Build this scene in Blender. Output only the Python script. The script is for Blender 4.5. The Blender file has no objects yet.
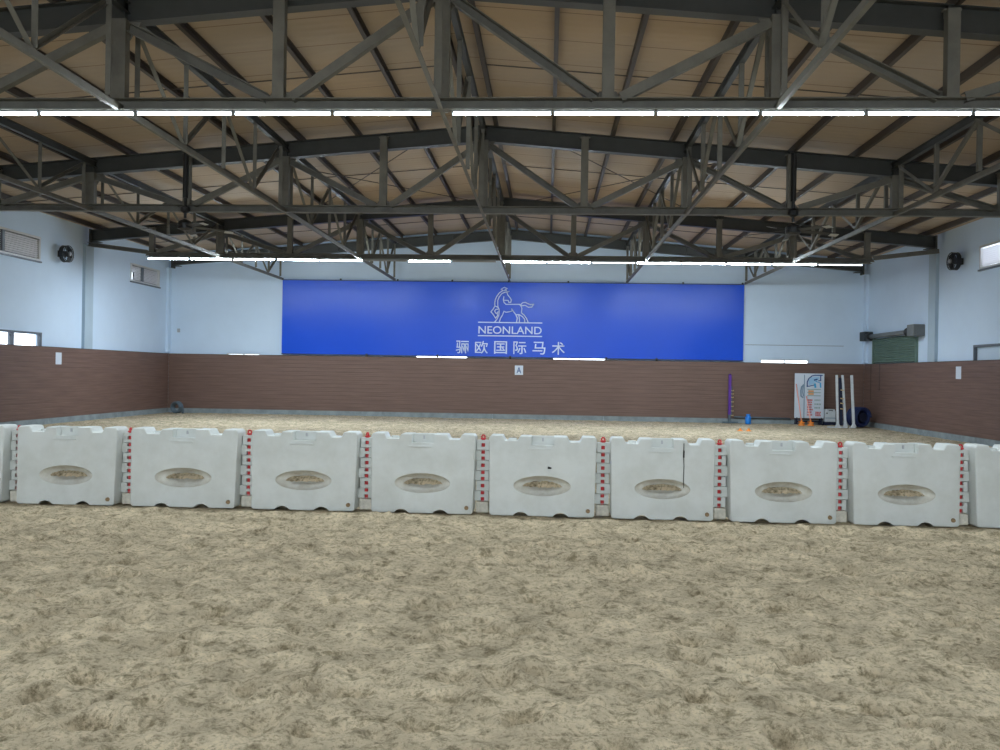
import bpy, bmesh, math, random
import numpy as np
from mathutils import Vector, Matrix, noise
random.seed(7)
PI = math.pi
col = bpy.context.scene.collection
scn = bpy.context.scene

# ------------------------------------------------------------------ materials
def mat(name, color, rough=.7, metal=0., var=0., vscale=3., vcol=None, bump=0., bscale=20., coords='Object', emit=None, estr=0., spec=.5, stretch=None, objrand=0.):
    m = bpy.data.materials.new(name); m.use_nodes = True
    nt = m.node_tree; b = nt.nodes['Principled BSDF']
    b.inputs['Base Color'].default_value = (*color, 1)
    b.inputs['Roughness'].default_value = rough
    b.inputs['Metallic'].default_value = metal
    b.inputs['Specular IOR Level'].default_value = spec
    if emit:
        b.inputs['Emission Color'].default_value = (*emit, 1); b.inputs['Emission Strength'].default_value = estr
    tc = nt.nodes.new('ShaderNodeTexCoord'); mp = nt.nodes.new('ShaderNodeMapping')
    nt.links.new(tc.outputs[coords], mp.inputs[0])
    if stretch: mp.inputs['Scale'].default_value = stretch
    if objrand:
        oi = nt.nodes.new('ShaderNodeObjectInfo'); ml = nt.nodes.new('ShaderNodeMath'); ml.operation = 'MULTIPLY'
        ml.inputs[1].default_value = 50; nt.links.new(oi.outputs['Random'], ml.inputs[0])
        cb = nt.nodes.new('ShaderNodeCombineXYZ'); nt.links.new(ml.outputs[0], cb.inputs[0]); nt.links.new(ml.outputs[0], cb.inputs[2])
        nt.links.new(cb.outputs[0], mp.inputs['Location'])
    if var:
        n = nt.nodes.new('ShaderNodeTexNoise'); n.inputs['Scale'].default_value = vscale; n.inputs['Detail'].default_value = 6
        n.inputs['Roughness'].default_value = .65
        nt.links.new(mp.outputs[0], n.inputs['Vector'])
        r = nt.nodes.new('ShaderNodeValToRGB')
        c2 = vcol or tuple(c*(1-var) for c in color)
        r.color_ramp.elements[0].position = .35; r.color_ramp.elements[1].position = .62
        r.color_ramp.elements[0].color = (*c2, 1); r.color_ramp.elements[1].color = (*color, 1)
        nt.links.new(n.outputs['Fac'], r.inputs[0]); nt.links.new(r.outputs[0], b.inputs['Base Color'])
    if bump:
        n = nt.nodes.new('ShaderNodeTexNoise'); n.inputs['Scale'].default_value = bscale; n.inputs['Detail'].default_value = 5
        nt.links.new(mp.outputs[0], n.inputs['Vector'])
        bp = nt.nodes.new('ShaderNodeBump'); bp.inputs['Strength'].default_value = 1; bp.inputs['Distance'].default_value = bump
        nt.links.new(n.outputs['Fac'], bp.inputs['Height']); nt.links.new(bp.outputs[0], b.inputs['Normal'])
    return m

M = {}
M['steel'] = mat('painted_steel', (.165, .157, .13), .55, 0, .25, 4, bump=.0006, bscale=60)
M['rafter'] = mat('rafter_steel', (.055, .057, .052), .5, 0, .2, 3)
M['purlin'] = mat('purlin_steel', (.068, .052, .041), .6)
M['rod'] = mat('rod_steel', (.055, .04, .032), .6)
M['wall'] = mat('painted_wall', (.63, .755, .90), .85, 0, .05, .6)
M['pilaster'] = mat('painted_pilaster', (.42, .52, .60), .85, 0, .08, 1)
M['concrete'] = mat('plinth_concrete', (.29, .335, .345), .9, 0, .3, 3, bump=.003)
M['white_plastic'] = mat('barrier_plastic', (.63, .655, .635), .48, 0, .13, 3.2, (.56, .58, .55), bump=.0008, bscale=30, objrand=1)
M['oval_recess'] = mat('recess_plastic', (.64, .635, .58), .7, 0, .25, 9, (.52, .50, .43), objrand=1)  # warmer, more mottled plastic lining the oval recess
M['foot_plastic'] = mat('dirty_plastic', (.74, .70, .60), .6, 0, .3, 14)
M['red_plastic'] = mat('red_plastic', (.55, .03, .035), .4)
M['cap'] = mat('rusty_cap', (.30, .20, .10), .7, 0, .4, 30)
M['black'] = mat('black_plastic', (.012, .012, .012), .5)
M['blackmetal'] = mat('black_metal', (.02, .02, .02), .45, .3)
M['fanlight'] = mat('fan_tip', (.45, .45, .43), .5)
M['alu'] = mat('aluminium', (.42, .43, .45), .4, .4)
M['winframe'] = mat('grey_window_frame', (.13, .15, .18), .5)
M['slat'] = mat('louvre_slats', (.80, .79, .82), .5)
M['slatgap'] = mat('louvre_back', (.12, .12, .14), .7)
M['lightframe'] = mat('pale_frame', (.62, .62, .62), .5)
M['banner'] = mat('blue_banner', (.004, .078, .66), .29, 0, 0, spec=.36, bump=.012, bscale=.9)
M['print'] = mat('white_print', (.62, .72, .93), .6)
M['signwhite'] = mat('sign_white', (.66, .72, .80), .5)
M['signblue'] = mat('sign_blue', (.02, .08, .28), .5)
M['signcyan'] = mat('sign_cyan', (.05, .40, .70), .5)
M['signpale'] = mat('sign_pale_blue', (.36, .60, .80), .5)
M['signgrey'] = mat('sign_grey_blue', (.22, .32, .42), .5)
M['signorange'] = mat('sign_orange', (.75, .38, .18), .5)
M['signred'] = mat('sign_red', (.65, .10, .10), .5)
M['signgreen'] = mat('sign_grey_green', (.25, .38, .36), .5)
M['purple'] = mat('purple_paint', (.11, .025, .30), .45)
M['gold'] = mat('brass_cup', (.65, .50, .25), .4, .3)
M['orange'] = mat('orange_plastic', (.80, .25, .03), .5)
M['salmon'] = mat('salmon_paint', (.88, .40, .33), .5)
M['bluebox'] = mat('bright_blue_plastic', (.01, .22, .72), .4)
M['navy'] = mat('navy_plastic', (.012, .028, .115), .5)
M['navydark'] = mat('navy_dark', (.005, .010, .035), .6)
M['hose'] = mat('grey_blue_hose', (.10, .14, .17), .55)
M['whitepaint'] = mat('white_paint', (.66, .70, .72), .5, 0, .15, 6)
M['shutter'] = mat('green_shutter', (.13, .20, .16), .55, 0, .15, 2)
M['motor'] = mat('shutter_motor_box', (.16, .17, .17), .5)
M['darkbox'] = mat('dark_end_box', (.03, .035, .04), .6)
M['batten'] = mat('batten_housing', (.30, .32, .33), .5)
M['tube'] = mat('lit_tube', (1, 1, 1), .4, emit=(.80, .92, 1), estr=24)
M['tubefar'] = mat('lit_tube_far', (1, 1, 1), .4, emit=(.76, .90, 1), estr=90)
M['tubedim'] = mat('dim_tube', (1, 1, 1), .4, emit=(.85, .95, 1), estr=1.5)
M['tubeoff'] = mat('unlit_tube', (.35, .35, .34), .4)
M['tile'] = mat('door_dark', (.05, .05, .05), .6)

def glass():
    m = bpy.data.materials.new('window_glass'); m.use_nodes = True
    nt = m.node_tree; b = nt.nodes['Principled BSDF']
    b.inputs['Transmission Weight'].default_value = 1; b.inputs['Roughness'].default_value = .0
    b.inputs['IOR'].default_value = 1.02; b.inputs['Base Color'].default_value = (.97, .99, 1, 1)
    return m
M['glass'] = glass()
def frost():
    m = mat('frosted_pane', (.62, .74, .84), .4)
    b = m.node_tree.nodes['Principled BSDF']; b.inputs['Transmission Weight'].default_value = .12
    return m
M['frost'] = frost()

# brown horizontally grooved boards
def boards():
    m = bpy.data.materials.new('brown_boards'); m.use_nodes = True
    nt = m.node_tree; b = nt.nodes['Principled BSDF']; b.inputs['Roughness'].default_value = .6
    tc = nt.nodes.new('ShaderNodeTexCoord'); sp = nt.nodes.new('ShaderNodeSeparateXYZ'); nt.links.new(tc.outputs['Object'], sp.inputs[0])
    mp = nt.nodes.new('ShaderNodeMapping'); mp.inputs['Scale'].default_value = (.6, .6, 14); nt.links.new(tc.outputs['Object'], mp.inputs[0])
    n = nt.nodes.new('ShaderNodeTexNoise'); n.inputs['Scale'].default_value = 1.6; n.inputs['Detail'].default_value = 5; nt.links.new(mp.outputs[0], n.inputs['Vector'])
    r = nt.nodes.new('ShaderNodeValToRGB'); r.color_ramp.elements[0].position = .3; r.color_ramp.elements[1].position = .7
    r.color_ramp.elements[0].color = (.130, .076, .058, 1); r.color_ramp.elements[1].color = (.200, .120, .093, 1)
    nt.links.new(n.outputs['Fac'], r.inputs[0]); nt.links.new(r.outputs[0], b.inputs['Base Color'])
    return m
M['boards'] = boards()

def ceiling_mat():
    m = bpy.data.materials.new('roof_lining'); m.use_nodes = True
    nt = m.node_tree; b = nt.nodes['Principled BSDF']; b.inputs['Roughness'].default_value = .75
    tc = nt.nodes.new('ShaderNodeTexCoord'); sp = nt.nodes.new('ShaderNodeSeparateXYZ'); nt.links.new(tc.outputs['Object'], sp.inputs[0])
    n = nt.nodes.new('ShaderNodeTexNoise'); n.inputs['Scale'].default_value = .35; n.inputs['Detail'].default_value = 3; nt.links.new(tc.outputs['Object'], n.inputs['Vector'])
    r = nt.nodes.new('ShaderNodeValToRGB'); r.color_ramp.elements[0].position = .35; r.color_ramp.elements[1].position = .65
    r.color_ramp.elements[0].color = (.43, .345, .262, 1); r.color_ramp.elements[1].color = (.52, .385, .255, 1)
    nt.links.new(n.outputs['Fac'], r.inputs[0])
    def math_(op, a, v=None):
        k = nt.nodes.new('ShaderNodeMath'); k.operation = op; nt.links.new(a, k.inputs[0])
        if v is not None: k.inputs[1].default_value = v
        return k.outputs[0]
    # sheet seams across the roof every 1.03 m, fine ribs between
    f = math_('FRACT', math_('MULTIPLY', sp.outputs['Y'], 1/1.03))
    seam = math_('LESS_THAN', f, .02)
    mx = nt.nodes.new('ShaderNodeMix'); mx.data_type = 'RGBA'; nt.links.new(seam, mx.inputs[0]); nt.links.new(r.outputs[0], mx.inputs[6]); mx.inputs[7].default_value = (.20, .13, .09, 1)
    nt.links.new(mx.outputs[2], b.inputs['Base Color'])
    rib = math_('SINE', math_('MULTIPLY', sp.outputs['Y'], 2*PI/.206))
    bp = nt.nodes.new('ShaderNodeBump'); bp.inputs['Distance'].default_value = .0025; bp.inputs['Strength'].default_value = 1
    nt.links.new(rib, bp.inputs['Height']); nt.links.new(bp.outputs[0], b.inputs['Normal'])
    return m
M['ceiling'] = ceiling_mat()

def sand_mat():
    m = bpy.data.materials.new('arena_sand'); m.use_nodes = True
    nt = m.node_tree; b = nt.nodes['Principled BSDF']; b.inputs['Roughness'].default_value = .95; b.inputs['Specular IOR Level'].default_value = .15
    tc = nt.nodes.new('ShaderNodeTexCoord')
    def nz(scale, det, rough=.6):
        n = nt.nodes.new('ShaderNodeTexNoise'); n.inputs['Scale'].default_value = scale; n.inputs['Detail'].default_value = det; n.inputs['Roughness'].default_value = rough
        nt.links.new(tc.outputs['Object'], n.inputs['Vector']); return n.outputs['Fac']
    def ramp(f, p0, c0, p1, c1):
        r = nt.nodes.new('ShaderNodeValToRGB'); r.color_ramp.elements[0].position = p0; r.color_ramp.elements[1].position = p1
        r.color_ramp.elements[0].color = (*c0, 1); r.color_ramp.elements[1].color = (*c1, 1); nt.links.new(f, r.inputs[0]); return r.outputs[0]
    # dry grain tone; darker specks paint the relief shade of hoof pits
    c1 = ramp(nz(2.6, 10, .72), .36, (.49, .405, .275), .62, (.84, .70, .485))
    def mul(a, b_, f):
        k = nt.nodes.new('ShaderNodeMix'); k.data_type = 'RGBA'; k.blend_type = 'MULTIPLY'; k.inputs[0].default_value = f
        nt.links.new(a, k.inputs[6]); nt.links.new(b_, k.inputs[7]); return k
    mx = mul(c1, ramp(nz(9.5, 9, .76), .38, (.40, .385, .33), .50, (1, 1, 1)), .88)  # soft dark spots: shade of the pits put into the colour
    mx = mul(mx.outputs[2], ramp(nz(34, 6, .8), .37, (.42, .40, .35), .50, (1, 1, 1)), .85)  # finer specks, likewise painted relief shade
    nt.links.new(mx.outputs[2], b.inputs['Base Color'])
    add = nt.nodes.new('ShaderNodeMath'); add.operation = 'ADD'
    nt.links.new(nz(22, 8, .75), add.inputs[0]); nt.links.new(nz(75, 4, .7), add.inputs[1])
    bp = nt.nodes.new('ShaderNodeBump'); bp.inputs['Strength'].default_value = 1; bp.inputs['Distance'].default_value = .028
    nt.links.new(add.outputs[0], bp.inputs['Height']); nt.links.new(bp.outputs[0], b.inputs['Normal'])
    return m
M['sand'] = sand_mat()

# ------------------------------------------------------------------ mesh helpers
class MB:
    def __init__(s): s.v = []; s.f = []
    def add(s, vs, fs):
        n = len(s.v); s.v += [tuple(v) for v in vs]; s.f += [tuple(i+n for i in f) for f in fs]; return s
    def box(s, a, b):
        x0, y0, z0 = a; x1, y1, z1 = b
        vs = [(x0,y0,z0),(x1,y0,z0),(x1,y1,z0),(x0,y1,z0),(x0,y0,z1),(x1,y0,z1),(x1,y1,z1),(x0,y1,z1)]
        return s.add(vs, [(0,3,2,1),(4,5,6,7),(0,1,5,4),(1,2,6,5),(2,3,7,6),(3,0,4,7)])
    def sweep(s, p0, p1, poly, up=(0,0,1)):
        """straight member with a 2-D section (a along side, b along up)"""
        p0, p1 = Vector(p0), Vector(p1); d = (p1-p0).normalized(); up = Vector(up)
        side = d.cross(up)
        if side.length < 1e-4: side = Vector((1,0,0))
        side.normalize(); u = side.cross(d).normalized()
        n = len(poly); vs = [p + side*a + u*b for p in (p0, p1) for a, b in poly]
        fs = [tuple(range(n))[::-1], tuple(range(n, 2*n))] + [(i, (i+1) % n, n+(i+1) % n, n+i) for i in range(n)]
        return s.add(vs, fs)
    def tube(s, pts, r, n=8, closed=False):
        pts = [Vector(p) for p in pts]; m = len(pts); base = len(s.v); prev = None
        for i, p in enumerate(pts):
            a = pts[(i-1) % m] if (closed or i > 0) else p; b = pts[(i+1) % m] if (closed or i < m-1) else p
            d = (b-a).normalized()
            ref = prev if prev is not None else (Vector((0,0,1)) if abs(d.z) < .9 else Vector((1,0,0)))
            side = d.cross(ref).normalized(); u = side.cross(d).normalized(); prev = u
            rr = r[i] if isinstance(r, (list, tuple)) else r
            for k in range(n):
                t = 2*PI*k/n; s.v.append(tuple(p + side*math.cos(t)*rr + u*math.sin(t)*rr))
        for i in range(m if closed else m-1):
            j = (i+1) % m
            for k in range(n):
                s.f.append((base+i*n+k, base+i*n+(k+1) % n, base+j*n+(k+1) % n, base+j*n+k))
        if not closed:
            s.f.append(tuple(base+k for k in range(n))[::-1]); s.f.append(tuple(base+(m-1)*n+k for k in range(n)))
        return s
    def prism(s, poly, y0, y1, plane='xz'):
        n = len(poly)
        P = (lambda a, b, c: (a, c, b)) if plane == 'xz' else ((lambda a, b, c: (c, a, b)) if plane == 'yz' else (lambda a, b, c: (a, b, c)))
        vs = [P(a, b, y0) for a, b in poly] + [P(a, b, y1) for a, b in poly]
        return s.add(vs, [tuple(range(n)), tuple(range(n, 2*n))[::-1]] + [(i, n+i, n+(i+1) % n, (i+1) % n) for i in range(n)])
    def build(s, name, m, parent=None, loc=None, bevel=0, smooth=False):
        me = bpy.data.meshes.new(name); me.from_pydata(s.v, [], s.f)
        bm = bmesh.new(); bm.from_mesh(me); bmesh.ops.recalc_face_normals(bm, faces=bm.faces)
        if bevel: bmesh.ops.bevel(bm, geom=list(bm.edges), offset=bevel, segments=1, affect='EDGES', clamp_overlap=True)
        bm.to_mesh(me); bm.free()
        me.materials.append(m)
        if smooth: me.polygons.foreach_set('use_smooth', [True]*len(me.polygons))
        o = bpy.data.objects.new(name, me); col.objects.link(o)
        if parent is not None: o.parent = parent
        if loc is not None: o.location = loc
        return o

def tag(o, label=None, cat=None, group=None, kind=None):
    if label: o['label'] = label
    if cat: o['category'] = cat
    if group: o['group'] = group
    if kind: o['kind'] = kind
    return o
def empty(name, loc=(0,0,0), rz=0, label=None, cat=None, group=None, kind=None):
    o = bpy.data.objects.new(name, None); col.objects.link(o); o.location = loc; o.rotation_euler = (0,0,rz); o.empty_display_size = .1
    return tag(o, label, cat, group, kind)
def copy_tree(o, parent=None):
    c = o.copy(); col.objects.link(c)
    if parent is not None: c.parent = parent
    for ch in [x for x in KIDS.get(o.name, [])]:
        copy_tree(ch, c)
    return c
KIDS = {}
def index_kids(o):
    KIDS[o.name] = [x for x in col.objects if x.parent == o]
    for x in KIDS[o.name]: index_kids(x)

def rect(w, h): return [(-w/2,-h/2),(w/2,-h/2),(w/2,h/2),(-w/2,h/2)]
def chan(w, h, t=.012):   # channel: web on the left, flanges top and bottom
    return [(-w/2,-h/2),(w/2,-h/2),(w/2,-h/2+t),(-w/2+t,-h/2+t),(-w/2+t,h/2-t),(w/2,h/2-t),(w/2,h/2),(-w/2,h/2)]
def angle(w, h, t=.01): return [(-w/2,-h/2),(w/2,-h/2),(w/2,-h/2+t),(-w/2+t,-h/2+t),(-w/2+t,h/2),(-w/2,h/2)]
def ibeam(w, h, t=.014):
    return [(-w/2,-h/2),(w/2,-h/2),(w/2,-h/2+t),(t/2,-h/2+t),(t/2,h/2-t),(w/2,h/2-t),(w/2,h/2),(-w/2,h/2),(-w/2,h/2-t),(-t/2,h/2-t),(-t/2,-h/2+t),(-w/2,-h/2+t)]

# ------------------------------------------------------------------ dimensions
S = 2.0946; ZC = 4.925; SL = .084
FR = [3.70, 10.97, 17.96, 25.27]; YB = 31.2; XW = 12.66; YF = -9.0
def kx(k): return (k-6)*S
def zroof(x, z0=6.93): return z0 - SL*abs(x)

# ------------------------------------------------------------------ camera
cd = bpy.data.cameras.new('camera'); cam = bpy.data.objects.new('camera', cd); col.objects.link(cam); scn.camera = cam
cd.sensor_width = 36; cd.lens = 860*36/1000; cd.clip_end = 300
yaw, pitch, roll = .0547, -.0011, .0164
fwd = Vector((-math.sin(yaw)*math.cos(pitch), math.cos(yaw)*math.cos(pitch), math.sin(pitch)))
r0 = Vector((math.cos(yaw), math.sin(yaw), 0)); u0 = r0.cross(fwd)
# picture content turns clockwise: camera rolled anticlockwise
rx = r0*math.cos(roll) + u0*math.sin(roll); ux = -r0*math.sin(roll) + u0*math.cos(roll)
mw = Matrix(((rx.x, ux.x, -fwd.x, 1.3915), (rx.y, ux.y, -fwd.y, 0), (rx.z, ux.z, -fwd.z, 1.6), (0,0,0,1)))
cam.matrix_world = mw

# ------------------------------------------------------------------ floor of sand
def sand_floor():
    rng = np.random.RandomState(3)
    def axis(segs):
        out = []
        for a, b, st in segs: out += list(np.arange(a, b, st))
        out.append(segs[-1][1]); return np.array(out)
    xs = axis([(-XW, -6.2, .09), (-6.2, 7.2, .028), (7.2, XW, .09)])
    ys = axis([(YF, 3., .35), (3., 9.6, .028), (9.6, 14, .06), (14, YB, .11)])
    X, Y = np.meshgrid(xs, ys)
    Z = np.zeros_like(X)
    def vnoise(sx, sy, seed):
        r = np.random.RandomState(seed); g = r.rand(int((YB-YF)/sy)+4, int(2*XW/sx)+4)
        u = (X+XW)/sx; v = (Y-YF)/sy; i = np.floor(u).astype(int); j = np.floor(v).astype(int)
        fu = u-i; fv = v-j; fu = fu*fu*(3-2*fu); fv = fv*fv*(3-2*fv)
        return (g[j,i]*(1-fu)+g[j,i+1]*fu)*(1-fv)+(g[j+1,i]*(1-fu)+g[j+1,i+1]*fu)*fv-.5
    Z += .05*vnoise(.9,.9,1)+.035*vnoise(.37,.37,2)+.038*vnoise(.17,.17,4)+.034*vnoise(.09,.09,5)
    near = (Y > 2.5) & (Y < 10.5)
    Z += np.where(near, .022*vnoise(.05,.05,6), 0)
    # hoof prints: shallow bowls with a pushed-up rim
    for _ in range(2600):
        cx = rng.uniform(-XW, XW); cy = 2.8+ (YB-2.8)*rng.rand()**1.6; r = rng.uniform(.05,.10); d = rng.uniform(.02,.06)
        i0, i1 = np.searchsorted(xs, [cx-2.2*r, cx+2.2*r]); j0, j1 = np.searchsorted(ys, [cy-2.2*r, cy+2.2*r])
        if i1-i0 < 2 or j1-j0 < 2: continue
        q = np.hypot(X[j0:j1,i0:i1]-cx, (Y[j0:j1,i0:i1]-cy)*rng.uniform(.7,1.3))/r
        Z[j0:j1,i0:i1] += -d*np.exp(-q**4*.9)+.35*d*np.exp(-((q-1.35)/.35)**2)
    edge = np.clip((XW-np.abs(X))/.5, 0, 1)*np.clip((YB-Y)/.5, 0, 1)
    barr = 1-.75*np.exp(-((Y-9.85)/.33)**4)
    Z = Z*edge*barr
    # a soft bank of pushed sand in front of the barriers
    Z += .025*np.exp(-((Y-9.45)/.22)**2)
    far = np.clip((Y-9)/3, 0, 1); Z *= (1-.35*far)
    Z -= .012
    v = np.stack([X.ravel(), Y.ravel(), Z.ravel()], 1); ny, nx = X.shape
    a = (np.arange(ny-1)[:,None]*nx+np.arange(nx-1)[None,:]).ravel()
    f = np.stack([a, a+1, a+nx+1, a+nx], 1)
    me = bpy.data.meshes.new('floor'); me.vertices.add(len(v)); me.vertices.foreach_set('co', v.astype(np.float32).ravel())
    me.loops.add(f.size); me.loops.foreach_set('vertex_index', f.astype(np.int32).ravel())
    me.polygons.add(len(f)); me.polygons.foreach_set('loop_start', np.arange(0, f.size, 4, dtype=np.int32))
    me.polygons.foreach_set('use_smooth', np.ones(len(f), dtype=bool))
    me.update(calc_edges=True); me.materials.append(M['sand'])
    o = bpy.data.objects.new('floor', me); col.objects.link(o); tag(o, kind='structure', label='loose beige arena sand trampled by hooves')
sand_floor()

# ------------------------------------------------------------------ walls with openings
def wall_cells(us, zs, holes, top=None):
    """cells of a wall minus rectangular holes; returns (u0,u1,z0,z1) list"""
    U = sorted(set(us + [h[0] for h in holes] + [h[1] for h in holes])); Z = sorted(set(zs + [h[2] for h in holes] + [h[3] for h in holes]))
    out = []
    for i in range(len(U)-1):
        for j in range(len(Z)-1):
            cu = (U[i]+U[i+1])/2; cz = (Z[j]+Z[j+1])/2
            if not any(h[0] < cu < h[1] and h[2] < cz < h[3] for h in holes): out.append((U[i], U[i+1], Z[j], Z[j+1]))
    return out
ZT = zroof(XW)
# window rectangles (y0,y1,z0,z1)
LL = [(19.9, 23.03, 4.50, 5.17), (28.2, 30.35, 4.53, 5.14)]
LW = [(19.6, 23.15, 1.25, 2.54)]
RL = [(20.0, 23.15, 4.53, 5.15)]
RW = [(19.9, 23.4, 1.25, 2.57)]
def side_wall(name, sgn, holes):
    mb = MB(); x0, x1 = (XW, XW+.22)
    for a, b, c, d in wall_cells([YF-.2, YB+.2], [0, ZT], holes):
        mb.box((min(sgn*x0, sgn*x1), a, c), (max(sgn*x0, sgn*x1), b, d))
    return tag(mb.build(name, M['wall']), kind='structure')
side_wall('wall_left', -1, LL+LW)
side_wall('wall_right', 1, RL+RW)
BW = [(-10.45, -9.2, 1.3, 2.21), (-3.42, -1.5, 1.3, 2.25), (1.58, 3.5, 1.3, 2.26), (9.0, 10.7, 1.3, 2.285)]
mb = MB()
for a, b, c, d in wall_cells([-XW-.2, XW+.2], [0, ZT], BW): mb.box((a, YB, c), (b, YB+.2, d))
mb.prism([(-XW-.2, ZT), (XW+.2, ZT), (XW+.2, zroof(XW+.2)), (0, zroof(0)), (-XW-.2, zroof(XW+.2))], YB, YB+.2)
tag(mb.build('wall_back', M['wall']), kind='structure')
mb = MB()
for a, b, c, d in wall_cells([-XW-.2, XW+.2], [0, ZT], [(-4, 4, 0, 4.2), (-10.5, -6, 1.5, 3.8), (6, 10.5, 1.5, 3.8)]): mb.box((a, YF-.2, c), (b, YF, d))
mb.prism([(-XW-.2, ZT), (XW+.2, ZT), (XW+.2, zroof(XW+.2)), (0, zroof(0)), (-XW-.2, zroof(XW+.2))], YF-.2, YF)
tag(mb.build('wall_front', M['wall']), kind='structure')
mb = MB()
xe = XW+.22
mb.add([(-xe, YF-.3, zroof(xe)), (0, YF-.3, zroof(0)), (xe, YF-.3, zroof(xe)), (-xe, YB+.3, zroof(xe)), (0, YB+.3, zroof(0)), (xe, YB+.3, zroof(xe))] +
       [(-xe, YF-.3, zroof(xe)+.1), (0, YF-.3, zroof(0)+.1), (xe, YF-.3, zroof(xe)+.1), (-xe, YB+.3, zroof(xe)+.1), (0, YB+.3, zroof(0)+.1), (xe, YB+.3, zroof(xe)+.1)],
       [(0,1,4,3),(1,2,5,4),(6,9,10,7),(7,10,11,8),(0,3,9,6),(2,8,11,5),(0,6,7,1),(1,7,8,2),(3,4,10,9),(4,5,11,10)])
tag(mb.build('ceiling', M['ceiling']), kind='structure')
n = 0
for sgn, xf in ((-1, 12.565), (1, 12.565)):
    for y in (10.97, 17.96, 25.46 if sgn < 0 else 25.75):
        n += 1; tag(MB().box((min(sgn*xf, sgn*XW), y-.23, 0), (max(sgn*xf, sgn*XW), y+.23, zroof(XW)-.55)).build('trim_%d' % n, M['pilaster']), kind='structure')
for sgn in (-1, 1):
    n += 1; tag(MB().box((min(sgn*(XW-.09), sgn*XW), YB-.25, 2.2), (max(sgn*(XW-.09), sgn*XW), YB, zroof(XW)-.55)).build('trim_%d' % n, M['pilaster'] if 0 else M['wall']), kind='structure')
# thin horizontal joint strip on the back wall right of the banner
n += 1; tag(MB().box((8.45, YB-.006, 2.785), (11.9, YB, 2.80)).build('trim_%d' % n, M['winframe']), kind='structure')

# windows
wn = [0]
def window_side(sgn, r, louvre, mullions, frame_m, paneM):
    y0, y1, z0, z1 = r; wn[0] += 1
    X = sgn*XW
    def bx(mb, ya, yb, za, zb, d0=-.03, d1=.10):
        a, b = X+sgn*d0, X+sgn*d1; mb.box((min(a,b), ya, za), (max(a,b), yb, zb))
    fr = MB(); t = .06
    for q in ((y0,y1,z0,z0+t),(y0,y1,z1-t,z1),(y0,y0+t,z0+t,z1-t),(y1-t,y1,z0+t,z1-t)): bx(fr, *q)
    w = fr.build('window_%d' % wn[0], frame_m); tag(w, kind='structure')
    mu = MB()
    for y in mullions: bx(mu, y-.05, y+.05, z0+t, z1-t, -.035, .09)
    bx(mu, y0-.02, y1+.02, z0-.04, z0, -.06, .08)
    mu.build('window_mullion', M['winframe'], w)
    if louvre:
        sl = MB(); nn = 9
        for i in range(nn):
            z = z0+t+.02+(z1-z0-2*t-.04)*(i+.5)/nn; h = (z1-z0-2*t)/nn
            a, b = X+sgn*.0, X+sgn*.06
            q_ = (.40 if sgn > 0 else .27)*h*sgn; ys_ = y0+t+(.30 if y0 > 28 and z < z0+t+.27 else 0)
            sl.sweep((0+X+sgn*.035, ys_, z), (X+sgn*.035, y1-t, z), [(-.016,q_),(.016,-q_),(.016,-q_+.008),(-.016,q_+.008)])
        sl.build('louvre_slats', M['slat'], w)
        if sgn > 0: return w
        bk = MB(); yo = y0+t+(.30 if y0 > 28 else 0); bx(bk, yo, y1-t, z0+t, z1-t, .10, .11)
        if y0 > 28: bx(bk, y0+t, yo, z0+t+.27, z1-t, .10, .11)
        bk.build('louvre_backing', M['slatgap'], w)
    else:
        pn = MB(); bx(pn, y0+t, y1-t, z0+t, z1-t, .05, .056); pn.build('window_pane', paneM, w)
    return w
window_side(-1, LL[0], True, [21.4], M['lightframe'], None)
window_side(-1, LL[1], True, [29.05], M['lightframe'], None)
window_side(-1, LW[0], False, [21.85], M['winframe'], M['glass'])
window_side(1, RL[0], True, [21.8], M['lightframe'], None)
window_side(1, RW[0], False, [21.7], M['winframe'], M['frost'])
for a, b, c, d in BW:
    wn[0] += 1; fr = MB(); t = .035
    for q in ((a,b,c,c+t),(a,b,d-t,d),(a,a+t,c+t,d-t),(b-t,b,c+t,d-t),((a+b)/2-.02,(a+b)/2+.02,c+t,d-t)): fr.box((q[0], YB+.02, q[2]), (q[1], YB+.10, q[3]))
    w = tag(fr.build('window_%d' % wn[0], M['lightframe']), kind='structure')
    MB().box((a+t, YB+.05, c+t), (b-t, YB+.056, d-t)).build('window_pane', M['glass'], w)

# ------------------------------------------------------------------ brown kickboard fences with plinths
PH = .155; FT = 2.15; XF = 12.56; YK = 31.03
def fence(name_label, p0, p1, nrm, segs):
    """p0->p1 along the wall, nrm points into the arena"""
    d = Vector((p1[0]-p0[0], p1[1]-p0[1], 0)); L = d.length; d.normalize()
    root = empty('arena_fence', (p0[0], p0[1], 0), math.atan2(d.y, d.x), name_label, 'fence', 'brown board fences round the arena')
    side = 1 if Vector((-d.y, d.x, 0)).dot(Vector((*nrm, 0))) > 0 else -1
    # boards: individual planks with shallow grooves, one panel mesh
    nb = 14; h = (FT-PH)/nb; mb = MB()
    for i in range(nb):
        z0 = PH+i*h; poly = [(0, z0+.0), (-.03, z0), (-.03, z0+h), (0, z0+h), (.006, z0+h-.008), (.006, z0+.008)]
        mb.prism([(side*a, b) for a, b in poly], 0, L, 'yz')
    # prism in yz plane extrudes along x: (c, a, b)
    mb.build('board_panel', M['boards'], root)
    rl = MB().box((0, -.035*side if side > 0 else -.012, FT), (L, .012 if side > 0 else .035, FT+.012)); rl.build('top_rail', M['purlin'], root)
    pl = MB(); x = 0
    while x < L-.01:
        x2 = min(L, x+4.0); a, b = sorted((-.03*side, .03*side)); pl.box((x+.004, a, -.1), (x2-.004, b, PH)); x = x2
    pl.build('concrete_plinth', M['concrete'], root)
    if segs:
        for (x, za, zb) in segs: a, b = sorted((0, .012*side)); MB().box((x-.02, a, za), (x+.02, b, zb)).build('joint_strip', M['purlin'], root)
    return root
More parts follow.
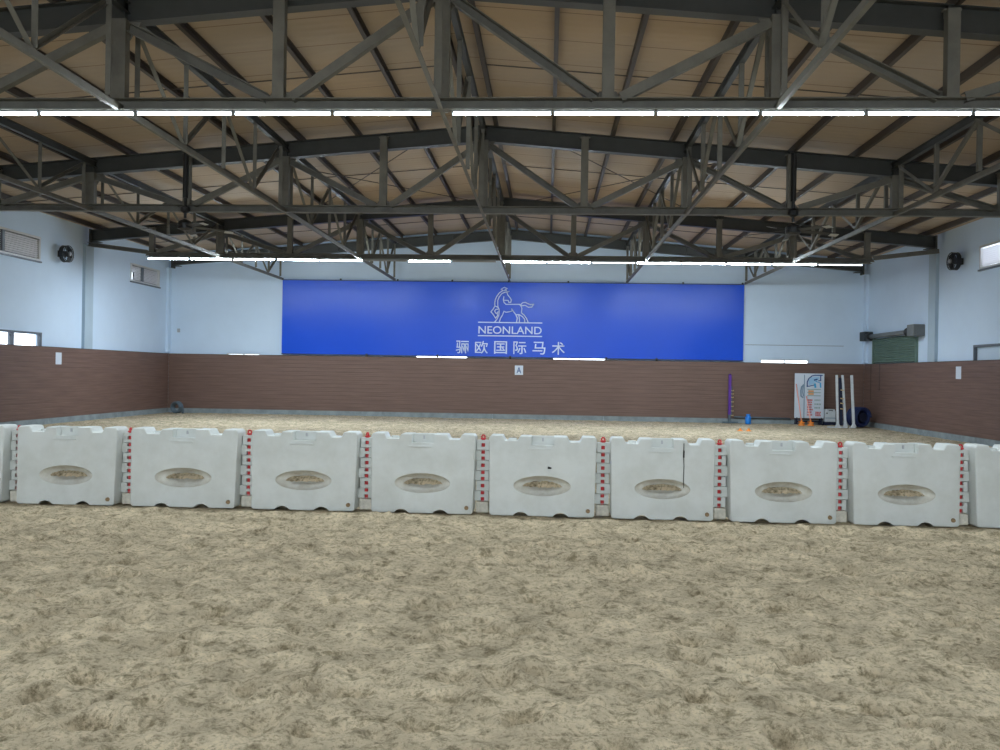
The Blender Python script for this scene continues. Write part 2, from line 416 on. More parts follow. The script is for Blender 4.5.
fence('brown board fence along the left wall below the louvred windows', (-XF, YF+.3), (-XF, YK-.03), (1, 0), [])
fence('brown board fence across the back below the blue banner', (-XF, YK), (XF, YK), (0, -1), [])
fence('brown board fence along the right wall below the green shutter', (XF, YK-.03), (XF, YF+.3), (-1, 0), [(.65, .9, FT), (1.42, 1.25, FT)])

# ------------------------------------------------------------------ text helper
def text_mesh(name, body, m, size, parent, loc, rot=(PI/2,0,0), offset=0., ext=.004, xs=1., align='LEFT', space=1.):
    cu = bpy.data.curves.new(name, 'FONT'); cu.body = body; cu.size = size; cu.extrude = ext; cu.offset = offset; cu.align_x = align; cu.space_character = space
    o = bpy.data.objects.new(name, cu); col.objects.link(o)
    dg = bpy.context.evaluated_depsgraph_get(); me = bpy.data.meshes.new_from_object(o.evaluated_get(dg))
    bpy.data.objects.remove(o); me.name = name; me.materials.clear(); me.materials.append(m)
    t = bpy.data.objects.new(name, me); col.objects.link(t); t.parent = parent; t.location = loc; t.rotation_euler = rot; t.scale = (xs, 1, 1)
    return t
def fit_text(name, body, m, parent, x0, x1, z0, z1, y, offset=0, rot=(PI/2,0,0)):
    t = text_mesh(name, body, m, 1, parent, (0,0,0), rot, offset)
    vs = [v.co for v in t.data.vertices]; ax, bx_ = min(v.x for v in vs), max(v.x for v in vs); az, bz = min(v.y for v in vs), max(v.y for v in vs)
    sx = (x1-x0)/(bx_-ax); sz = (z1-z0)/(bz-az)
    for v in t.data.vertices: v.co.x = (v.co.x-ax)*sx; v.co.y = (v.co.y-az)*sz
    t.location = (x0, y, z0); return t

# ------------------------------------------------------------------ banner
bn = empty('wall_banner', (0, 31.10, 2.215), 0, 'wide blue banner with white horse emblem and lettering on the back wall', 'banner')
mb = MB(); nx = 34; ww = 8.36
vs = []; 
for i in range(nx+1):
    for j in range(5):
        x = -ww+2*ww*i/nx; vs.append((x, .0-.012*math.sin(i*1.1)*math.sin(j*.8+.4), 0+2.71*j/4))
fs = [(i*5+j, (i+1)*5+j, (i+1)*5+j+1, i*5+j+1) for i in range(nx) for j in range(4)]
mb.add(vs, fs); mb.add([(x, y+.03, z) for x, y, z in vs], fs)
cloth = mb.build('banner_sheet', M['banner'], bn, smooth=True)
fr = MB()
fr.box((-ww, -.012, 2.70), (ww, .03, 2.735)); fr.box((-ww, -.012, -.012), (ww, .03, .018))
fr.build('banner_edge', M['navy'], bn)
for x in (-8.36,-6.2,-4.1,-2.1,-.05,2.1,4.2,6.2,8.3): MB().box((x-.03, -.03, 2.71), (x+.03, .02, 2.78)).build('banner_clip', M['black'], bn)
for x in (-2.6,.05,3.5,5.3,-5.2): MB().box((x-.035, -.04, -.05), (x+.035, .0, .05)).build('banner_clip', M['black'], bn)
lg = MB()
def hz(u, v): return (-1.065+u*.002354, -.03, 1.25+(600+.022*u-v)*.002347)
strokes = [
 [(335,120),(290,150),(250,205),(228,260),(222,310),(225,350),(205,390),(165,440),(200,480),(240,540),(268,500),(262,465)],
 [(380,140),(330,160),(290,210),(268,265),(268,320),(272,365),(290,400),(292,440),(286,500),(260,555),(222,603)],
 [(225,350),(270,372)], [(272,400),(238,405),(222,430),(240,460),(262,465),(275,440)],
 [(380,140),(440,128),(405,142),(422,185),(455,225),(476,260),(468,298),(440,300),(428,268),(368,265)],
 [(360,210),(354,262),(366,300),(395,328),(600,330),(622,348),(640,390),(634,460),(680,500),(715,550),(742,612)],
 [(295,603),(315,540),(345,490),(365,435),(400,450),(450,442),(492,430),(484,398),(512,440),(550,490),(572,540),(562,608)],
 [(550,490),(600,488),(650,518),(684,560),(690,610)], [(595,498),(606,560),(605,610)],
 [(620,338),(650,306),(690,300),(730,320),(770,336),(820,330),(792,374),(740,376),(690,346),(628,352)],
 [(318,96),(345,76),(370,66),(412,84),(378,96),(402,112),(348,116),(318,96)]]
def ribbon(mb, pts, w, y, t=.006):
    P = [Vector((p[0], 0, p[2])) for p in pts]
    for a, b in zip(P[:-1], P[1:]):
        d = (b-a)
        if d.length < 1e-6: continue
        d.normalize(); nn = Vector((-d.z, 0, d.x))*w/2; a2 = a-d*w*.35; b2 = b+d*w*.35
        q = [a2+nn, b2+nn, b2-nn, a2-nn]
        mb.add([(v.x, y, v.z) for v in q]+[(v.x, y+t, v.z) for v in q], [(0,1,2,3),(7,6,5,4),(0,4,5,1),(1,5,6,2),(2,6,7,3),(3,7,4,0)])
for i, st in enumerate(strokes): ribbon(lg, [hz(*p) for p in st], .036, -.034-.0003*i)
lg.box((-1.137, -.034, 1.232), (1.187, -.028, 1.270)); lg.box((-1.137, -.034, .745), (1.187, -.028, .785))
lg.build('horse_emblem', M['print'], bn)
fit_text('banner_lettering', 'NEONLAND', M['print'], bn, -1.12, 1.17, .84, 1.115, -.03, .008)
for i, ch in enumerate('骊欧国际马术'):
    x = -1.93+i*.695; fit_text('banner_character', ch, M['print'], bn, x, x+.47, .115, .575, -.03, .007)

# letter plates on the fences
def plate(letter, loc, rz, label, w=.30, h=.34):
    r = empty('letter_plate', loc, rz, label, 'sign', 'letter plates on the fences')
    MB().box((-w/2, -.012, -h/2), (w/2, .0, h/2)).build('plate', M['signwhite'], r, bevel=.003)
    fit_text('letter', letter, M['signblue'], r, -.085, .085, -.11, .11, -.016, .012)
plate('A', (.376, 31.02, 1.75), 0, 'white letter A plate on the back fence under the banner')
plate('F', (-12.55, 23.85, 1.84), -PI/2, 'white letter F plate on the left fence')
plate('K', (12.55, 24.02, 1.84), PI/2, 'white letter K plate on the right fence')

# ------------------------------------------------------------------ steel frames
def rafter_mesh(name, yc, parent, x1=12.45):
    prof = [(a, b) for a, b in ibeam(.19, .34, .016)]
    mb = MB(); n = len(prof); st = [-x1, 0, x1]; vs = []
    for x in st:
        zc = 6.46-SL*abs(x)+.17
        for a, b in prof: vs.append((x, yc+a, zc+b))
    fs = [tuple(range(n)), tuple(range(2*n, 3*n))[::-1]]
    for s_ in range(2):
        for i in range(n): fs.append((s_*n+i, s_*n+(i+1) % n, (s_+1)*n+(i+1) % n, (s_+1)*n+i))
    mb.add(vs, fs)
    for x in (-x1, x1):
        zc = 6.39-SL*x1; s_ = 1 if x > 0 else -1
        mb.box((min(x, x-s_*.05), yc-.14, zc-.04), (max(x, x-s_*.05), yc+.14, zc+.42))
        mb.box((min(x-s_*.30, x-s_*.05), yc-.11, zc+.03), (max(x-s_*.30, x-s_*.05), yc+.11, zc+.05))
    for k in range(1, 12):                       # web stiffeners
        x = kx(k); zc = 6.46-SL*abs(x); mb.box((x-.006, yc-.09, zc+.016), (x+.006, yc+.09, zc+.32))
    return mb.build(name, M['rafter'], parent)
frame_names = ['out of view overhead nearest the camera', 'nearest in view, behind the long front row of lit tubes', 'in the middle without lamps, carrying the black fans', 'farthest, behind the far row of lit tubes']
def make_frame(i, y):
    root = empty('roof_frame', (0, y, ZC), 0, 'grey steel roof frame with web truss, ' + frame_names[i], 'roof frame', 'cross frames carrying the roof')
    rafter_mesh('rafter', .05, root).location = (0, 0, -ZC)
    yw = -.13
    mb = MB(); mb.sweep((kx(1)-.12, yw, .075), (kx(11)+.12, yw, .075), chan(.13, .15)); mb.build('bottom_chord', M['steel'], root)
    for k in range(1, 12):
        x = kx(k); zt = 6.39-SL*abs(x)+(.30 if k % 2 else .06)-ZC
        w = .15 if k % 2 else .19
        mb = MB(); mb.sweep((x, yw, .15), (x, yw, zt), chan(.12, w, .014), (1,0,0)); 
        mb.build('vertical', M['steel'], root)
        if k % 2:
            g = MB(); g.box((x-.05, yw+.05, zt-.06), (x+.05, .0, zt+.02)); g.box((x-.11, yw-.012, zt-.01), (x+.11, yw+.06, zt+.01)); g.build('top_bracket', M['steel'], root)
        g = MB(); s_ = .24
        if k % 2: g.prism([(x-s_, .06), (x-s_*.45, .26), (x+s_*.45, .26), (x+s_, .06)], yw+.062, yw+.074)
        else: g.prism([(x-s_, zt+.0), (x-s_*.4, zt-.24), (x+s_*.4, zt-.24), (x+s_, zt)], yw+.062, yw+.074)
        g.build('gusset_plate', M['steel'], root)
    for k in range(0, 12):
        xa, xb = kx(k), kx(k+1)
        if k % 2 == 0: top, bot = xa, xb
        else: top, bot = xb, xa
        zt = 6.39-SL*abs(top)-.03-ZC; s_ = 1 if bot > top else -1
        mb = MB(); mb.sweep((top+s_*.10, yw+.01, zt), (bot-s_*.16, yw+.01, .16), chan(.10, .12, .011), (0,0,1)); mb.build('diagonal', M['steel'], root)
    return root
for i, y in enumerate(FR): make_frame(i, y)
ra = rafter_mesh('end_rafter', 30.98, None)
tag(ra, 'dark steel rafter against the back wall above the blue banner', 'rafter')

# long trusses running down the hall
tn = {2: 'far left', 4: 'left of centre', 6: 'central', 8: 'right of centre', 10: 'far right'}
ends = [4.0]+FR[1:]+[31.03]
for k in (2, 4, 6, 8, 10):
    X = kx(k); zt = 6.60-SL*abs(X)-ZC; sg = -1 if k < 6 else 1
    root = empty('roof_truss', (X, 0, ZC), 0, '%s steel truss running down the hall, %s' % (tn[k], {2:'ending at the banner left corner', 4:'second from the left', 6:'under the ridge', 8:'second from the right', 10:'ending at the banner right corner'}[k]), 'roof truss', 'trusses running down the hall')
    mb = MB(); mb.sweep((0, 3.4, .042), (0, 31.03, .042), angle(.055, .085) if sg > 0 else [(-a, b) for a, b in angle(.055, .085)][::-1]); mb.build('bottom_chord', M['steel'], root)
    mb = MB(); mb.sweep((0, 3.4, zt+.07), (0, 31.03, zt+.07), ibeam(.09, .14, .012)); mb.build('top_chord', M['rafter'], root)
    for j in range(len(ends)-1):
        y0 = ends[j]+.37; y1 = ends[j+1]-.40
        if j == len(ends)-2: y1 = 30.9
        ps = [y0+(y1-y0)*q/4 for q in range(5)]
        for p in ps:
            MB().sweep((0, p, .11), (0, p, zt), angle(.07, .07), (1,0,0)).build('web_vertical', M['steel'], root)
        for q in range(4):
            a = (ps[q], zt-.02) if q % 2 == 0 else (ps[q], .12); b = (ps[q+1], .12) if q % 2 == 0 else (ps[q+1], zt-.02)
            xo = -.035
            MB().sweep((xo, a[0], a[1]), (xo, b[0], b[1]), angle(.06, .06, .008)).build('web_diagonal', M['steel'], root)

# purlins
px = [.24, 1.45, 2.68, 3.91, 5.14, 6.38, 7.62, 8.85, 10.08, 11.3, 12.2]
cnt = 0
ordn = ['first','second','third','fourth','fifth','sixth','seventh','eighth','ninth','tenth','eleventh']
for s_ in (-1, 1):
    for i, x in enumerate(px):
        z = 6.785-SL*x
        mb = MB(); mb.sweep((s_*x, YF+.05, z+.07), (s_*x, YB-.05, z+.07), chan(.07, .135, .008)); 
        tag(mb.build('roof_purlin', M['purlin']), '%s dark roof purlin %s of the ridge, running down the hall' % (ordn[i], 'left' if s_ < 0 else 'right'), 'purlin', 'purlins under the roof')
# sag rods at mid bay and cross bracing rods between the two middle frames
def rod(pts, label, r=.011):
    o = MB().tube(pts, r, 6).build('bracing_rod', M['rod']); tag(o, label, 'rod', 'thin steel rods under the roof')
for y, nm in ((14.4, 'nearest bay in view'), (21.3, 'middle bay'), (28.2, 'farthest bay')):
    for s_ in (-1, 1):
        rod([(s_*.24, y, zroof(.24)-.115), (s_*12.2, y, zroof(12.2)-.115)], 'thin sag rod under the roof %s of the ridge in the %s' % ('left' if s_ < 0 else 'right', nm))
for s_ in (-1, 1):
    nm = 'left' if s_ < 0 else 'right'
    for a, b, q in (((1.3, 18.3), (5.6, 24.9), 'starting near the ridge'), ((5.6, 18.3), (1.0, 24.9), 'ending near the ridge')):
        rod([(s_*a[0], a[1], zroof(a[0])-.20), (s_*b[0], b[1], zroof(b[0])-.20)], 'thin crossing brace rod %s of the ridge behind the middle frame, %s' % (nm, q))

# ------------------------------------------------------------------ tube lights
E_TUBE = 15.0
def make_fixture(name, tube_m, light, lc=(.80, .915, 1)):
    r = empty(name)
    b = MB(); b.sweep((-.632, 0, .036), (.632, 0, .036), [(-.03,-.02),(.03,-.02),(.035,.0),(.03,.03),(-.03,.03),(-.035,0)]); b.build('housing', M['batten'], r)
    t = MB().tube([(-.612, 0, 0), (.612, 0, 0)], .017, 10); t.build('tube', tube_m, r, smooth=False)
    for s_ in (-1, 1):
        h = MB(); h.box((min(s_*.612, s_*.634), -.018, -.019), (max(s_*.612, s_*.634), .02, .03))
        h.build('lamp_holder', M['batten'], r)
    if light:
        ld = bpy.data.lights.new('tube_glow', 'AREA'); ld.shape = 'RECTANGLE'; ld.size = 1.18; ld.size_y = .02; ld.energy = light; ld.color = lc
        lo = bpy.data.objects.new('tube_glow', ld); col.objects.link(lo); lo.parent = r; lo.location = (0, 0, -.0185)
    index_kids(r); return r
fx_lit = make_fixture('hanging_tube_light', M['tube'], E_TUBE)
fx_far = make_fixture('hanging_tube_light', M['tubefar'], E_TUBE*2.0, (.76, .885, 1))
fx_near = make_fixture('hanging_tube_light', M['tube'], E_TUBE*.92)
fx_dim = make_fixture('hanging_tube_light', M['tubedim'], E_TUBE*.25)
fx_off = make_fixture('hanging_tube_light', M['tubeoff'], 0)
used = set()
def place_fixture(src, x, y, z, label, group):
    o = src if src.name not in used else copy_tree(src)
    used.add(src.name); o.location = (x, y, z); o.rotation_euler = (0,0,0); tag(o, label, 'tube light', group)
for s_ in (-1, 1):
    sd = 'left' if s_ < 0 else 'right'
    for i in range(8):
        x = s_*((.13 if s_ > 0 else .12)+.635+1.285*i)
        if i < 6:
            place_fixture(fx_lit, x, FR[1]-.13, 4.885, 'glowing tube light in the front row, %s one %s of the central gap' % (ordn[i], sd), 'tube lights of the front row')
        place_fixture(fx_near, x, FR[0]-.13, 4.885, 'glowing tube light overhead by the camera, %s one %s of centre' % (ordn[i], sd), 'tube lights overhead by the camera')
        src = fx_far; st = 'glowing'
        if s_ < 0 and i in (0, 2): src = fx_off; st = 'unlit'
        if s_ > 0 and i in (2, 7): src = fx_dim; st = 'faintly glowing'
        xx = (-.14-.66-1.31*i) if s_ < 0 else (.04+.645+1.292*i)
        place_fixture(src, xx, FR[3]-.13, 4.885, '%s tube light in the far row, %s one %s of the centre truss' % (st, ordn[i], sd), 'tube lights of the far row')

# ------------------------------------------------------------------ hanging ceiling fans
def hanging_fan(x, rz, label):
    r = empty('ceiling_fan', (x, FR[2]-.22, 4.58), rz, label, 'ceiling fan', 'black ceiling fans hanging from the middle frame')
    zt = 6.39-SL*abs(x)+.3-4.58
    m = MB(); m.tube([(0,0,.62),(0,0,zt)], .055, 10); m.tube([(0,0,.2),(0,0,.62)], .03, 8); m.build('down_rod', M['black'], r)
    m = MB(); m.tube([(0,0,.30),(0,0,.34),(0,0,.42),(0,0,.46)], [.04,.10,.10,.04], 14); m.build('canopy', M['black'], r)
    m = MB(); m.tube([(0,0,-.06),(0,0,-.03),(0,0,.08),(0,0,.13),(0,0,.17)], [.07,.15,.15,.12,.04], 16); m.build('motor', M['black'], r)
    for i in range(5):
        a = i*2*PI/5; d = Vector((math.cos(a), math.sin(a), 0))
        m = MB(); m.sweep(d*.13+Vector((0,0,.02)), d*.95+Vector((0,0,-.02)), [(-.07,-.012),(.05,.018),(.055,.024),(-.07,-.004)])
        bl = m.build('fan_blade', M['blackmetal'], r)
        m = MB(); m.sweep(d*.80+Vector((0,0,-.03)), d*.98+Vector((0,0,-.036)), [(-.07,-.012),(.05,.018),(.05,.022),(-.07,-.007)]); m.build('blade_tip', M['fanlight'], bl)
hanging_fan(-6.28, .5, 'black ceiling fan on a thick rod, left one of the two')
hanging_fan(6.32, .2, 'black ceiling fan on a thick rod, right one of the two')

# wall fans
def wall_fan(loc, rz, label, tilt=.0):
    r = empty('wall_fan', loc, rz, label, 'wall fan', 'round fans on the side walls')
    # local: wall at y=0, fan looks to -y
    m = MB(); m.box((-.05, -.02, -.09), (.05, 0, .09)); m.sweep((0,-.01,0), (0,-.16,-.02), rect(.04,.05)); m.build('bracket', M['black'], r)
    m = MB(); m.tube([(0,-.12,0),(0,-.16,0),(0,-.24,0),(0,-.27,0)], [.05,.085,.085,.04], 12); m.build('motor', M['darkbox'], r)
    g = MB(); R = .235
    for yy, rr in ((-.16, R), (-.31, R), (-.345, R*.6), (-.355, R*.25)):
        g.tube([(rr*math.cos(t*PI/12), yy, rr*math.sin(t*PI/12)) for t in range(24)], .011 if rr == R else .005, 5, True)
    for q in range(28):
        t = q*2*PI/28; c, s_ = math.cos(t), math.sin(t)
        g.tube([(R*c,-.16,R*s_),(R*c,-.31,R*s_),(R*.6*c,-.345,R*.6*s_),(.03*c,-.358,.03*s_)], .0035, 4)
    g.build('guard', M['black'], r)
    n_ = 28; g = MB(); vs = [(R*1.0*math.cos(2*PI*q/n_), yy, R*1.0*math.sin(2*PI*q/n_)) for yy in (-.15, -.27) for q in range(n_)]+[(R*.93*math.cos(2*PI*q/n_), yy, R*.93*math.sin(2*PI*q/n_)) for yy in (-.15, -.27) for q in range(n_)]
    g.add(vs, [(q, (q+1) % n_, n_+(q+1) % n_, n_+q) for q in range(n_)]+[(2*n_+q, 3*n_+q, 3*n_+(q+1) % n_, 2*n_+(q+1) % n_) for q in range(n_)]+[(n_+q, n_+(q+1) % n_, 3*n_+(q+1) % n_, 3*n_+q) for q in range(n_)]+[(q, 2*n_+q, 2*n_+(q+1) % n_, (q+1) % n_) for q in range(n_)])
    g.build('shroud', M['black'], r)
    b = MB()
    for q in range(4):
        t = q*PI/2+.4; p = [(math.cos(t+dt)*rr, -.27+dy, math.sin(t+dt)*rr) for dt, rr, dy in ((-.12,.05,0),(-.42,.23,.02),(.42,.23,-.03),(.3,.05,-.01))]
        b.add(p+[(x, y+.004, z) for x, y, z in p], [(0,1,2,3),(7,6,5,4),(0,4,5,1),(1,5,6,2),(2,6,7,3),(3,7,4,0)])
    b.build('fan_blades', M['blackmetal'], r)
    h = MB(); h.tube([(0,-.34,0),(0,-.37,0)], [.075,.05], 16); h.build('hub_cap', M['alu'], r)
wall_fan((-XW, 23.95, 4.84), PI/2-.05, 'black round fan on the left wall beside the louvred window')
wall_fan((XW, 24.12, 4.88), -PI/2+.05, 'black round fan on the right wall beside the louvred window')
# small grey box on back wall
b_ = MB().box((-.05,-.05,-.07), (.05,0,.07)).build('wall_box', M['alu'], None, (-12.27, YB, 3.02), .008); tag(b_, 'small grey box on the back wall near the left corner', 'wall box')

# ------------------------------------------------------------------ roller shutter on right wall
rs = empty('roller_shutter', (XW, 28.6, 0), 0, 'green roller shutter on the right wall above the fence', 'shutter')
m = MB(); nn = 11
for i in range(nn):
    z = 2.18+(3.02-2.18)*i/nn; h = (3.02-2.18)/nn
    m.prism([(-.03, z), (-.055, z+h*.5), (-.03, z+h), (-.02, z+h), (-.02, z)], -1.68, 1.68, 'xz')
m.build('shutter_curtain', M['shutter'], rs)
for a in (-1.76, 1.68): MB().box((-.08, a, 2.16), (0, a+.08, 3.05)).build('guide_rail', M['shutter'], rs)
m = MB(); m.tube([(-.17, -1.85, 3.10), (-.17, 1.85, 3.10)], .075, 14); m.build('roller_tube', M['motor'], rs, smooth=True)
m = MB(); m.box((-.35, -2.22, 2.95), (0, -1.75, 3.30)); m.build('motor_box', M['motor'], rs, bevel=.015)
for a, b in ((-1.72, -1.42), (1.65, 1.85)): MB().tube([(-.18, a, 3.10), (-.18, b, 3.10)], .135, 16).build('roller_drum', M['black'], rs)
m = MB(); m.box((-.30, 1.88, 2.96), (0, 2.35, 3.28)); m.build('end_box', M['darkbox'], rs, bevel=.015)

# ------------------------------------------------------------------ water barriers
def boolean(o, cutters):
    for c in cutters:
        md = o.modifiers.new('cut', 'BOOLEAN'); md.operation = 'DIFFERENCE'; md.object = c; md.solver = 'EXACT'
    o.data.materials.append(M['oval_recess'])
    dg = bpy.context.evaluated_depsgraph_get(); me = bpy.data.meshes.new_from_object(o.evaluated_get(dg))
    o.modifiers.clear(); o.data = me
    for c in cutters: bpy.data.objects.remove(c)
BW_, BH, BD = 1.175, .905, .34
def barrier_body():
    w, h = BW_, BH
    def X(f): return -w/2+f*w
    top = [(0,h-.03),(.02,h),(.125,h),(.15,h-.062),(.265,h-.062),(.29,h-.006),(.725,h-.004),(.75,h-.062),(.845,h-.062),(.87,h),(.98,h),(1.0,h-.03)]
    low = [(.985,.02),(.965,0),(.035,0),(.015,.02)]
    poly = [(X(f), z) for f, z in top]+[(X(f), z) for f, z in low]
    mb = MB(); mb.prism(poly, -BD/2, BD/2)
    me = bpy.data.meshes.new('barrier_body'); me.from_pydata(mb.v, [], mb.f)
    bm = bmesh.new(); bm.from_mesh(me); bmesh.ops.recalc_face_normals(bm, faces=bm.faces)
    for v in bm.verts:               # walls lean in towards the top
        if v.co.z > .5: v.co.y *= .80
    bmesh.ops.bevel(bm, geom=[e for e in bm.edges], offset=.022, segments=3, profile=.6, affect='EDGES', clamp_overlap=True)
    bm.to_mesh(me); bm.free(); me.materials.append(M['white_plastic'])
    o = bpy.data.objects.new('barrier_body', me); col.objects.link(o)
    cut = []
    for s_ in (-1, 1):               # oval recess each side
        bm = bmesh.new(); bmesh.ops.create_uvsphere(bm, u_segments=40, v_segments=20, radius=1, matrix=Matrix.Translation((0, s_*(BD/2+.03), .345)) @ Matrix.Diagonal((.325, .15, .118, 1)))
        m2 = bpy.data.meshes.new('c'); bm.to_mesh(m2); bm.free(); m2.materials.append(M['oval_recess']); c = bpy.data.objects.new('c', m2); col.objects.link(c); cut.append(c)
        c = MB().box((-.125, BD/2-.13, BH-.105), (.125, BD/2+.1, BH+.05)).build('c', M['white_plastic']) if s_ > 0 else \
            MB().box((-.125, -(BD/2)-.1, BH-.105), (.125, -(BD/2)+.13, BH+.05)).build('c', M['white_plastic'])
        cut.append(c)
    for f in (.305, .675):
        c = MB().tube([(X(f), -.5, -.058), (X(f), .5, -.058)], .105, 24).build('c', M['white_plastic']); cut.append(c)
    boolean(o, cut)
    o.data.polygons.foreach_set('use_smooth', [True]*len(o.data.polygons)); o.data.set_sharp_from_angle(angle=math.radians(38))
    return o
def knuckle_mb(win, x0, x1, z0, z1):
    """white hinge knuckle with small windows through which the pin shows"""
    mb = MB(); wy0, wy1 = -.032, .065; hw = .022
    zs = [z0]
    mb.box((x0, wy0, z0), (-hw, wy1, z1)); mb.box((hw, wy0, z0), (x1, wy1, z1))
    wins = [((z0+z1)/2-.021, (z0+z1)/2+.021)] if win == 1 else [(z0+.002, z0+.040), (z1-.040, z1-.002)]
    edges = [z0]+[e for w in wins for e in w]+[z1]
    for i in range(0, len(edges), 2):
        if edges[i+1]-edges[i] > .001: mb.box((-hw, wy0, edges[i]), (hw, wy1, edges[i+1]))
    return mb
def make_barrier():
    r = empty('water_barrier')
    b = barrier_body(); b.name = 'barrier_body'; b.parent = r
    # knuckles: right end carries the double-window ones, left end the single-window ones
    J = .6625                    # half pitch
    kz = [.135+.1172*i for i in range(7)]
    for i in range(6):
        one = (i % 2 == 1)
        mb = knuckle_mb(1 if one else 2, -.068 if one else -.095, .095 if one else .068, kz[i]+.003, kz[i+1]-.003)
        o = mb.build('hinge_knuckle', M['white_plastic'], r); o.location = (-J if one else J, .03, 0)
    o = MB().box((-.07, -.06, 0), (.075, .06, .128)).build('hinge_foot', M['foot_plastic'], r, bevel=.012); o.location = (J, .03, 0)
    m = MB(); m.tube([(.50, -BD/2-.012, .075), (.50, -BD/2+.03, .075)], [.022,.028], 14); m.build('drain_cap', M['cap'], r)
    m = MB(); m.tube([(-BW_/2+.215*BW_, 0, BH-.075), (-BW_/2+.215*BW_, 0, BH-.038)], [.05,.045], 16); m.build('filler_cap', M['white_plastic'], r)
    m = MB(); m.box((-.010, -BD/2+.118, BH-.065), (.010, -BD/2+.132, BH-.025)); m.build('handle_slot', M['alu'], r)
    m = MB(); m.box((-.16, -BD/2*.86-.012, BH-.150), (.10, -BD/2*.86+.02, BH-.138)); m.build('handle_rib', M['white_plastic'], r)
    index_kids(r); return r
br = make_barrier()
jx = [-4.737, -3.416, -2.018, -.647, .682, 2.033, 3.321, 4.638, 5.945]
jy = [9.70, 9.72, 9.74, 9.74, 9.735, 9.715, 9.69, 9.70, 9.72]
CX = 1.3915
jx = [CX+(x-CX)*(y+.18)/y for x, y in zip(jx, jy)]
pts = [(2*jx[0]-jx[1], 9.68)] + list(zip(jx, jy)) + [(2*jx[-1]-jx[-2], 9.74)]
bl = ['cut off by the left edge of the photo', 'second from the left edge, next to the cut-off one', 'third from the left edge, sand filling its oval recess', 'fourth from the left edge', 'fifth from the left edge of the photo',
      'sixth from left, black mark above its recess', 'seventh from left, thin vertical crack at upper right', 'eighth from the left edge, below the sign board', 'ninth from the left edge, rightmost one fully in view', 'cut off by the right edge of the photo']
def sand_lump(seed):
    rr = random.Random(seed); mb = MB(); nu, nv = 26, 10; vs = []
    for j in range(nv+1):
        for i in range(nu+1):
            u = -1+2*i/nu; v = j/nv
            e = math.sqrt(max(0, 1-u*u))
            x = .245*u; y = .02-.085*e*(1-v); z = .058*e*(math.sin(v*PI*.5))+.008*rr.uniform(-1,1)*e
            vs.append((x, y, z))
    fs = [(j*(nu+1)+i, j*(nu+1)+i+1, (j+1)*(nu+1)+i+1, (j+1)*(nu+1)+i) for j in range(nv) for i in range(nu)]
    mb.add(vs, fs); return mb
for i in range(10):
    a, b = pts[i], pts[i+1]
    cx, cy = (a[0]+b[0])/2, (a[1]+b[1])/2; d = math.atan2(b[1]-a[1], b[0]-a[0])
    L = math.hypot(b[0]-a[0], b[1]-a[1])
    o = br if i == 0 else copy_tree(br)
    o.location = (cx, cy+BD/2-.02, 0); o.rotation_euler = (0, 0, d); o.scale = (L/1.325, 1, 1)
    tag(o, 'white water barrier, ' + bl[i], 'barrier', 'white water barriers linked across the arena')
    if i == 6:
        m = MB(); m.tube([(.235, -BD/2*.83-.002, .86), (.232, -BD/2*.90-.002, .72), (.237, -BD/2*.93-.002, .6), (.233, -BD/2-.001, .45), (.24, -BD/2+.03, .36)], .004, 5); m.tube([(.235,-BD/2*.84-.003,.78),(.234,-BD/2*.84-.003,.70)], .009, 5); m.build('crack', M['black'], o)
    if i == 5:
        m = MB(); m.tube([(.06, -BD/2*.9-.003, .553), (.10, -BD/2*.9-.003, .548)], [.015,.008], 6); m.build('black_mark', M['black'], o)
    lm = sand_lump(i).build('sand_heap', M['sand'], None, None, smooth=True)
    lm.location = (cx, cy+.07, .328); lm.rotation_euler = (0,0,d)
    tag(lm, 'sand in the oval recess of the barrier ' + bl[i].split(',')[0], 'sand', 'sand heaps in the barrier recesses', 'stuff')
pin0 = empty('connecting_pin')
m = MB(); m.tube([(0,0,.06),(0,0,.84)], .021, 10); m.build('pin_shaft', M['red_plastic'], pin0)
m = MB(); m.tube([(0,0,.842),(0,0,.85),(0,0,.858),(0,0,.862)], [.03,.034,.03,.018], 14)
m.tube([(-.016,0,.855),(-.018,0,.878),(-.009,0,.892),(.009,0,.892),(.018,0,.878),(.016,0,.855)], .009, 8); m.build('pin_handle', M['red_plastic'], pin0)
index_kids(pin0)
for i, (x, y) in enumerate(zip(jx, jy)):
    o = pin0 if i == 0 else copy_tree(pin0)
    o.location = (x, y+BD/2+.01, 0); o.rotation_euler = (0,0,random.uniform(-.9,.9))
    tag(o, 'red connecting pin with loop handle, %s joint from the left between the white barriers' % ordn[i], 'pin', 'red pins joining the barriers')

# ------------------------------------------------------------------ things by the back fence
# purple jump standard
js = empty('jump_standard', (7.87, 30.90, 0), 0, 'slim purple jump stand with brass cups against the back fence', 'jump stand')
m = MB(); m.sweep((0,0,.12), (0,0,1.70), chan(.07,.09), (1,0,0)); m.tube([(0,0,1.70),(0,0,1.74)], [.05,.02], 8); m.build('post', M['purple'], js)
m = MB(); m.box((-.25,-.04,0), (.30,.04,.05)); m.box((-.04,-.09,0), (.04,.09,.05)); m.box((-.045,-.045,.05), (.045,.045,.30)); m.build('foot', M['hose'], js, bevel=.006)
st = MB(); st.box((.05,-.012,.25), (.085,.012,1.30)); st.build('cup_track', M['hose'], js)
for z in (.26, .42, .58, .74, .90, 1.02, 1.14): 
    m = MB(); m.prism([(.05,z),(.13,z-.012),(.14,z+.03),(.12,z+.03),(.115,z+.012),(.05,z+.03)], -.03, .03); m.build('jump_cup', M['gold'], js)
# dark pole lying along plinth
o = MB().tube([(8.05, 30.94, .215), (10.0, 30.95, .19)], .028, 10).build('ground_pole', M['hose'], smooth=True); tag(o, 'dark pole lying along the concrete plinth between purple stand and sign', 'pole')
for q in (8.3, 9.6):
    pass
